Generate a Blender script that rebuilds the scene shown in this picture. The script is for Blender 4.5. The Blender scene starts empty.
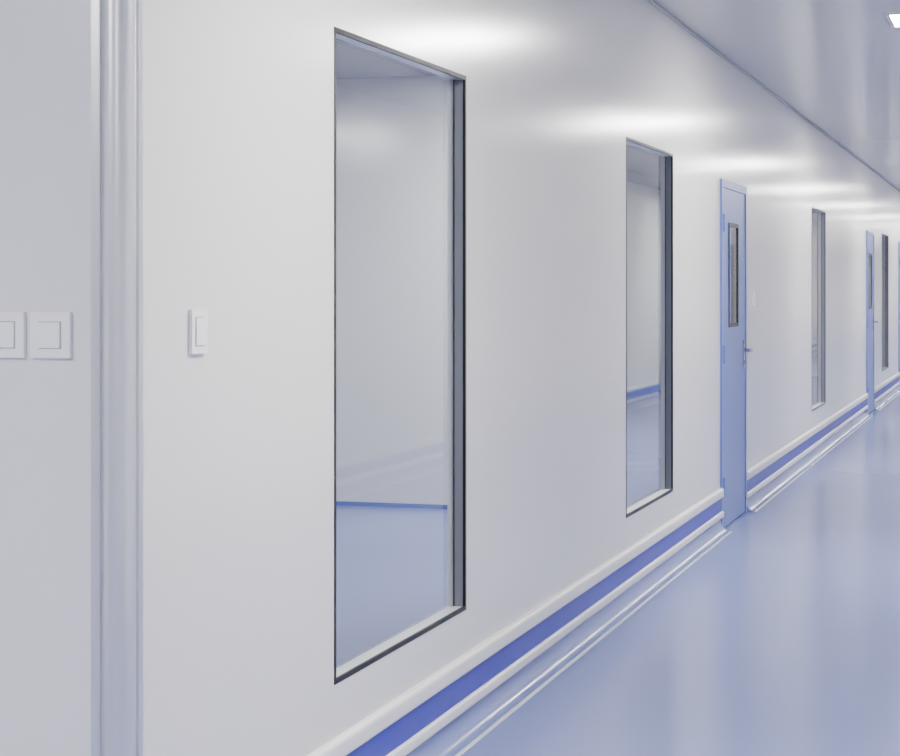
import bpy, bmesh, math
from mathutils import Vector

# ------------------------------------------------------------------ materials
def mat(name, col, rough=0.4, metal=0.0, spec=0.5, noise=0.0, scale=3.0, coat=0.0, rn=0.0, stretch=(1,1,1)):
    m = bpy.data.materials.new(name); m.use_nodes = True
    nt = m.node_tree; b = nt.nodes["Principled BSDF"]
    b.inputs["Base Color"].default_value = (*col, 1)
    b.inputs["Roughness"].default_value = rough
    b.inputs["Metallic"].default_value = metal
    b.inputs["Specular IOR Level"].default_value = spec
    b.inputs["Coat Weight"].default_value = coat
    b.inputs["Coat Roughness"].default_value = 0.1
    if noise or rn:
        tc = nt.nodes.new("ShaderNodeTexCoord")
        mp = nt.nodes.new("ShaderNodeMapping"); mp.inputs["Scale"].default_value = stretch
        nz = nt.nodes.new("ShaderNodeTexNoise"); nz.inputs["Scale"].default_value = scale
        nz.inputs["Detail"].default_value = 1
        nt.links.new(tc.outputs["Object"], mp.inputs["Vector"])
        nt.links.new(mp.outputs["Vector"], nz.inputs["Vector"])
        if noise:
            r = nt.nodes.new("ShaderNodeValToRGB")
            r.color_ramp.elements[0].position = .2; r.color_ramp.elements[1].position = .8
            r.color_ramp.elements[0].color = (*[c*(1-noise) for c in col], 1)
            r.color_ramp.elements[1].color = (*[min(1, c*(1+noise)) for c in col], 1)
            nt.links.new(nz.outputs["Fac"], r.inputs["Fac"])
            nt.links.new(r.outputs["Color"], b.inputs["Base Color"])
        if rn:
            mr = nt.nodes.new("ShaderNodeMapRange")
            mr.inputs["To Min"].default_value = rough-rn; mr.inputs["To Max"].default_value = rough+rn
            nt.links.new(nz.outputs["Fac"], mr.inputs["Value"])
            nt.links.new(mr.outputs["Result"], b.inputs["Roughness"])
    return m

def emis(name, col, s):
    m = bpy.data.materials.new(name); m.use_nodes = True
    nt = m.node_tree; nt.nodes.clear()
    e = nt.nodes.new("ShaderNodeEmission"); e.inputs[0].default_value = (*col, 1); e.inputs[1].default_value = s
    o = nt.nodes.new("ShaderNodeOutputMaterial"); nt.links.new(e.outputs[0], o.inputs[0])
    return m

def glass(name):
    # thin pane: transparent + mirror mixed by a two-sided Schlick term
    m = bpy.data.materials.new(name); m.use_nodes = True
    nt = m.node_tree; nt.nodes.clear()
    t = nt.nodes.new("ShaderNodeBsdfTransparent"); t.inputs[0].default_value = (.95, .965, .97, 1)
    g = nt.nodes.new("ShaderNodeBsdfGlossy"); g.inputs["Roughness"].default_value = 0.03
    lw = nt.nodes.new("ShaderNodeLayerWeight"); lw.inputs[0].default_value = 0.5
    pw = nt.nodes.new("ShaderNodeMath"); pw.operation='POWER'; pw.inputs[1].default_value = 5.0
    ml = nt.nodes.new("ShaderNodeMath"); ml.operation='MULTIPLY_ADD'; ml.inputs[1].default_value = .90; ml.inputs[2].default_value=.06
    mx = nt.nodes.new("ShaderNodeMixShader"); o = nt.nodes.new("ShaderNodeOutputMaterial")
    nt.links.new(lw.outputs["Facing"], pw.inputs[0]); nt.links.new(pw.outputs[0], ml.inputs[0])
    nt.links.new(ml.outputs[0], mx.inputs[0]); nt.links.new(t.outputs[0], mx.inputs[1])
    nt.links.new(g.outputs[0], mx.inputs[2]); nt.links.new(mx.outputs[0], o.inputs[0])
    return m

M_wall = mat("wall_panel_white", (.80, .785, .755), .18, spec=.8)
M_wall2 = mat("wall_panel_grey", (.78, .78, .79), .3)
M_room = mat("room_panel_white", (.74, .75, .755), .16, spec=.8)
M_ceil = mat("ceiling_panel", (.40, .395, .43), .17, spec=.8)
M_seam = mat("panel_seam", (.42, .43, .47), .5)
M_floor = mat("floor_vinyl_blue", (.165, .21, .46), .21, noise=.05, scale=.8)
M_alu = mat("aluminium", (.68, .69, .73), .30, metal=.6)
M_aluw = mat("aluminium_light", (.76, .78, .80), .3, metal=.2)
M_dark = mat("gasket_black", (.008, .009, .010), .45, spec=.3)
M_jamb = mat("jamb_grey", (.14, .15, .18), .3, spec=.4)
M_white = mat("rail_white", (.82, .81, .79), .3)
M_blue = mat("rail_blue", (.025, .030, .37), .4)
M_door = mat("door_blue", (.085, .14, .44), .3)
M_doorf = mat("door_frame_blue", (.11, .17, .48), .3)
M_plas = mat("switch_plastic", (.94, .94, .93), .3)
M_steel = mat("steel", (.4, .4, .43), .25, metal=1)
M_lamp = emis("lamp_diffuser", (1.0, .97, .93), 160)
M_glass = glass("clear_glass")

# ------------------------------------------------------------------ mesh builder
class MB:
    def __init__(s): s.v=[]; s.f=[]; s.m=[]; s.s=[]
    def add(s, vs, fs, mi, sm=False):
        o=len(s.v); s.v+=vs
        for f in fs: s.f.append([i+o for i in f]); s.m.append(mi); s.s.append(sm and len(f)==4)
    def box(s, x0,x1,y0,y1,z0,z1, mi=0):
        x0,x1=sorted((x0,x1)); y0,y1=sorted((y0,y1)); z0,z1=sorted((z0,z1))
        vs=[(x0,y0,z0),(x1,y0,z0),(x1,y1,z0),(x0,y1,z0),(x0,y0,z1),(x1,y0,z1),(x1,y1,z1),(x0,y1,z1)]
        s.add(vs,[(0,3,2,1),(4,5,6,7),(0,1,5,4),(1,2,6,5),(2,3,7,6),(3,0,4,7)],mi)
    def prism(s, pts, axis, a, b, mi=0, sm=False):
        n=len(pts)
        def P(p,t):
            return {'x':(t,p[0],p[1]),'y':(p[0],t,p[1]),'z':(p[0],p[1],t)}[axis]
        vs=[P(p,a) for p in pts]+[P(p,b) for p in pts]
        fs=[tuple(range(n)),tuple(range(2*n-1,n-1,-1))]+[(i,(i+1)%n,(i+1)%n+n,i+n) for i in range(n)]
        s.add(vs,fs,mi,sm)
    def cyl(s, c, r, axis, a, b, mi=0, n=20):
        pts=[(c[0]+r*math.cos(2*math.pi*i/n), c[1]+r*math.sin(2*math.pi*i/n)) for i in range(n)]
        s.prism(pts,axis,a,b,mi,True)
    def done(s, name, mats, bevel=0):
        me=bpy.data.meshes.new(name); me.from_pydata(s.v,[],s.f)
        for m in mats: me.materials.append(m)
        for p,mi,sm in zip(me.polygons,s.m,s.s): p.material_index=mi; p.use_smooth=sm
        bm=bmesh.new(); bm.from_mesh(me); bmesh.ops.recalc_face_normals(bm,faces=bm.faces)
        for e in bm.edges:
            if len(e.link_faces)==2 and e.calc_face_angle(0)>math.radians(28): e.smooth=False
        bm.to_mesh(me); bm.free()
        ob=bpy.data.objects.new(name,me); bpy.context.collection.objects.link(ob)
        if bevel:
            bv=ob.modifiers.new("bevel","BEVEL"); bv.width=bevel; bv.segments=3; bv.limit_method='ANGLE'
        return ob

# ------------------------------------------------------------------ dimensions (metres)
H  = 2.705      # ceiling
W  = 2.6        # corridor width
XC = 3.394      # where the corridor's left wall starts (rounded corner)
XL = 3.33       # face of the lobby side wall
R  = 0.064
XE = 60.0
T  = 0.06

WZ0, WZ1 = 0.38, 2.037
wins_l  = [(4.484,5.657),(8.11,9.25),(15.5,16.6),(23.2,24.3)]
doors_l = [(10.74,11.74),(20.9,21.9),(26.2,27.2),(32,33),(40,41)]
wins_r  = [(27.5,28.7),(33,34.2),(38,39.2)]
doors_r = [(24.6,25.6),(30.5,31.5),(36,37),(44,45)]
DZ = 2.0

def wall_x(name, x0, x1, y0, y1, wins, doors):
    b=MB()
    ops=sorted([(a,c,WZ0,WZ1) for a,c in wins]+[(a,c,0,DZ) for a,c in doors])
    x=x0
    for a,c,z0,z1 in ops:
        b.box(x,a,y0,y1,0,H)
        if z0>0: b.box(a,c,y0,y1,0,z0)
        b.box(a,c,y0,y1,z1,H)
        x=c
    b.box(x,x1,y0,y1,0,H)
    return b.done(name,[M_wall])

wall_x("wall_left", XC, XE, 0, T, wins_l, doors_l)
wall_x("wall_right", -4, XE, -W-T, -W, wins_r, doors_r)

def solid(name,*a,m=M_wall):
    b=MB(); b.box(*a); return b.done(name,[m])
XP=11.35; YB=3.1
solid("wall_lobby_side", XL, XL+T, R, 3.0, 0, H, m=M_wall2)
solid("wall_lobby_back", -4, XL+T, 3.0, 3.0+T, 0, H)
solid("wall_back", -4-T, -4, -W, 3.0, 0, H)
solid("wall_end", XE, XE+T, -W, T, 0, H)
solid("wall_room_partition", XP, XP+T, 1.2, 5, 0, H, m=M_room)
solid("wall_room_back", XL+T, XP+T, 5, 5+T, 0, H, m=M_room)
solid("wall_room_far", XP+T, 30, YB, YB+T, 0, H, m=M_room)
solid("wall_room_side", XL+T, XL+2*T, 3.0+T, 5, 0, H, m=M_room)
solid("wall_room_end", 30, 30+T, T, YB+T, 0, H, m=M_room)
solid("wall_annex_back", 24, 42, -5.5-T, -5.5, 0, H, m=M_room)
solid("wall_annex_side", 24-T, 24, -5.5, -W-T, 0, H, m=M_room)
solid("wall_annex_end", 42, 42+T, -5.5, -W-T, 0, H, m=M_room)
solid("floor", -4.2, XE+.2, -5.7, 5.2, -.1, 0, m=M_floor)
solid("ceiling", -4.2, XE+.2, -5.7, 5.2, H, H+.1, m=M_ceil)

b=MB()
pr=[(0,H-.012),(-.012,H-.012),(-.012,H-.0005),(0,H-.0005)]
b.prism([(y-.0005,z) for y,z in pr],'x',XC+.02,XE-.001)
b.done("trim_1",[M_seam])

# ------------------------------------------------------------------ rounded corner post
b=MB()
pts=[]
N=120
for i in range(N+1):
    a=90*i/N
    if a<9: r=R+.003
    elif a<12: r=R-.003
    elif a<78: r=R-.002+.020*math.sin(math.pi*(a-12)/66)**.75
    elif a<81: r=R-.003
    else: r=R+.003
    ar=math.radians(a)
    pts.append((XC-r*math.sin(ar), R-r*math.cos(ar)))
prof=[(XC+.008,-.0005),(XC+.008,-.003)]+pts+[(XL-.003,R+.008),(XL-.0005,R+.008),(XL-.0005,R-.0005),(XC-.0005,R-.0005),(XC-.0005,-.0005)]
b.prism(prof,'z',0.0005,H-.0005,0,True)
b.done("corner_post",[M_alu])

# ------------------------------------------------------------------ windows
def window(name,x0,x1,y0,s):
    b=MB(); z0,z1=WZ0,WZ1; e=.0005
    x0+=e;x1-=e;z0+=e;z1-=e
    def ring(w,ya,yb,ms,o=0):
        A,B,C,D=x0+o,x1-o,z0+o,z1-o
        ya,yb=y0+s*ya,y0+s*yb
        b.box(A,A+w,ya,yb,C,D,ms[0]); b.box(B-w,B,ya,yb,C,D,ms[1])
        b.box(A+w,B-w,ya,yb,C,C+w,ms[2]); b.box(A+w,B-w,ya,yb,D-w,D,ms[3])
    ring(.013,-.0015,.006,(0,0,0,0))
    ring(.011,.006,.034,(1,1,2,2))
    ring(.006,.034,.058,(2,2,2,2))
    yg=y0+s*.034
    A,B,C,D=x0+.011,x1-.011,z0+.011,z1-.011
    b.box(B-.003,B,y0+s*.0335,y0+s*.0375,C,D,0)
    b.add([(A,yg,C),(B-.003,yg,C),(B-.003,yg,D),(A,yg,D)],[(0,1,2,3)],3)
    b.done(name,[M_dark,M_jamb,M_aluw,M_glass])
n=1
for a,c in wins_l: window(f"window_{n}",a,c,0,1); n+=1
for a,c in wins_r: window(f"window_{n}",a,c,-W,-1); n+=1

# ------------------------------------------------------------------ doors
def door(name,x0,x1,y0,s):
    b=MB(); e=.001; x0+=e;x1-=e; z1=DZ-e
    Y=lambda y:y0+s*y
    fw=.045
    b.box(x0,x0+fw,Y(-.012),Y(.06),.0005,z1,0); b.box(x1-fw,x1,Y(-.012),Y(.06),.0005,z1,0)
    b.box(x0+fw,x1-fw,Y(-.012),Y(.06),z1-fw,z1,0)
    A,B,C,D=x0+fw+.003,x1-fw-.003,.008,z1-fw-.003
    p0,p1,q0,q1=x0+.28,x0+.66,1.15,1.76
    ya,yb=Y(-.006),Y(.04)
    b.box(A,p0,ya,yb,C,D,1); b.box(p1,B,ya,yb,C,D,1); b.box(p0,p1,ya,yb,C,q0,1); b.box(p0,p1,ya,yb,q1,D,1)
    f=.022
    for u in ((p0,p0+f,q0,q1),(p1-f,p1,q0,q1),(p0+f,p1-f,q0,q0+f),(p0+f,p1-f,q1-f,q1)):
        b.box(u[0],u[1],Y(-.010),Y(.03),u[2],u[3],2)
    yg=Y(-.004)
    b.add([(p0+f,yg,q0+f),(p1-f,yg,q0+f),(p1-f,yg,q1-f),(p0+f,yg,q1-f)],[(0,1,2,3)],3)
    hx=B-.07; hz=1.0
    b.box(hx-.02,hx+.02,Y(-.006),Y(-.012),hz-.10,hz+.06,4)
    b.cyl((hx,hz),.010,'y',Y(-.012),Y(-.055),4)
    b.box(hx-.115,hx+.012,Y(-.048),Y(-.062),hz-.009,hz+.009,4)
    b.cyl((hx,hz-.07),.009,'y',Y(-.012),Y(-.018),4)
    for z in (.25,1.0,1.75):
        b.cyl((x0+fw,Y(-.015)),.006,'z',z-.05,z+.05,0)
    b.done(name,[M_doorf,M_door,M_dark,M_glass,M_steel])
n=1
for a,c in doors_l: door(f"door_{n}",a,c,0,1); n+=1
for a,c in doors_r: door(f"door_{n}",a,c,-W,-1); n+=1

# ------------------------------------------------------------------ bumper rail + cove base
def rail(name,y0,s,x0,x1,doors):
    b=MB(); segs=[];x=x0
    for a,c in doors: segs.append((x,a-.001)); x=c+.001
    segs.append((x,x1))
    Y=lambda p:(y0-s*p[0]-s*.0005,p[1])
    def arc(cy,cz,r,a0,a1,n=8):
        return [(cy+r*math.cos(math.radians(a0+(a1-a0)*i/n)),cz+r*math.sin(math.radians(a0+(a1-a0)*i/n))) for i in range(n+1)]
    top=[(0,.248)]+arc(.006,.232,.016,90,0)+arc(.012,.204,.010,0,-90)+[(0,.192)]
    blue=[(0,.192),(.012,.192),(.012,.118),(0,.118)]
    low=[(0,.118)]+arc(.012,.107,.010,90,0)+arc(.012,.09,.010,0,-90)+[(0,.078)]
    cove=[(0,.078),(.006,.078)]+[( .056-.050*math.cos(math.radians(t)),.068-.064*math.sin(math.radians(t))) for t in range(0,91,10)]+[(.056,.0005),(0,.0005)]
    strip=[(.056,.0005),(.056,.004),(.066,.003),(.068,.0005)]
    for a,c in segs:
        for pr,m in ((top,0),(blue,1),(low,0),(cove,2),(strip,3)):
            b.prism([Y(p) for p in pr],'x',a,c,m,True)
    b.done(name,[M_white,M_blue,M_floor,M_aluw])
rail("baseboard_left",0,1,XC+.02,XE-.001,doors_l)
rail("baseboard_right",-W,-1,-3.999,XE-.001,doors_r)
b=MB()
b.box(XP-.012,XP-.0005,1.2,4.999,.0005,.025,0); b.box(XL+2*T+.001,XP-.013,4.987,4.999,.0005,.025,0)
b.box(XP+T+.001,29.999,YB-.012,YB-.0005,.0005,.09,0)
b.done("baseboard_room",[M_door])

# ------------------------------------------------------------------ switches
def switch_main(xc,zc,wd=.078,h=.092):
    b=MB()
    b.box(xc-wd/2,xc+wd/2,-.009,-.0005,zc-h/2,zc+h/2,0)
    b.box(xc-.024,xc+.024,-.0095,-.009,zc-.031,zc+.031,1)
    b.box(xc-.022,xc+.022,-.012,-.0095,zc-.029,zc+.029,0)
    b.done("light_switch",[M_plas,M_seam],bevel=.002)
def switch_side(yc,zc,wd=.086,h=.09):
    b=MB()
    b.box(XL-.010,XL-.0005,yc-wd/2,yc+wd/2,zc-h/2,zc+h/2,0)
    b.box(XL-.0105,XL-.010,yc-.025,yc+.025,zc-.027,zc+.027,1)
    b.box(XL-.0145,XL-.0105,yc-.023,yc+.023,zc-.025,zc+.025,0)
    b.done("light_switch",[M_plas,M_seam],bevel=.002)
switch_main(3.657,1.288)
switch_side(.1575,1.287); switch_side(.2580,1.287)
switch_main(12.08,1.31)

# ------------------------------------------------------------------ ceiling lights
def lamp(x,y,wx=.46,wy=.64):
    b=MB(); a,c,d,e=x-wx/2,x+wx/2,y-wy/2,y+wy/2; z=H-.0005; t=.02
    b.box(a,a+t,d,e,z-.010,z,0); b.box(c-t,c,d,e,z-.010,z,0)
    b.box(a+t,c-t,d,d+t,z-.010,z,0); b.box(a+t,c-t,e-t,e,z-.010,z,0)
    b.box(a+t,c-t,d+t,e-t,z-.009,z,1)
    b.done("ceiling_light",[M_aluw,M_lamp])
x=-1.0
while x<XE-1:
    lamp(x,-1.33); x+=5.3
lamp(.8,1.1)  # unseen lamp, added to brighten the lobby side wall and corner post
for p in ((7.3,3.83),(10.4,.75),(14,2.3),(17,2.5),(25,1.6),(28,-4),(34,-4),(39,-4)): lamp(*p)  # all after the first are unseen lamps, added to light rooms behind windows

# ------------------------------------------------------------------ world + camera
w=bpy.data.worlds.new("world"); bpy.context.scene.world=w; w.use_nodes=True
w.node_tree.nodes["Background"].inputs[0].default_value=(.6,.7,.9,1)
w.node_tree.nodes["Background"].inputs[1].default_value=.3

cam=bpy.data.cameras.new("camera"); co=bpy.data.objects.new("camera",cam); bpy.context.collection.objects.link(co)
th=math.atan(578/1900)
co.location=(0,-1.669,1.379); co.rotation_euler=(math.pi/2,0,th-math.pi/2)
cam.sensor_width=36; cam.sensor_fit='HORIZONTAL'; cam.lens=76.0; cam.shift_y=-.1; cam.clip_start=.05; cam.clip_end=200
bpy.context.scene.camera=co
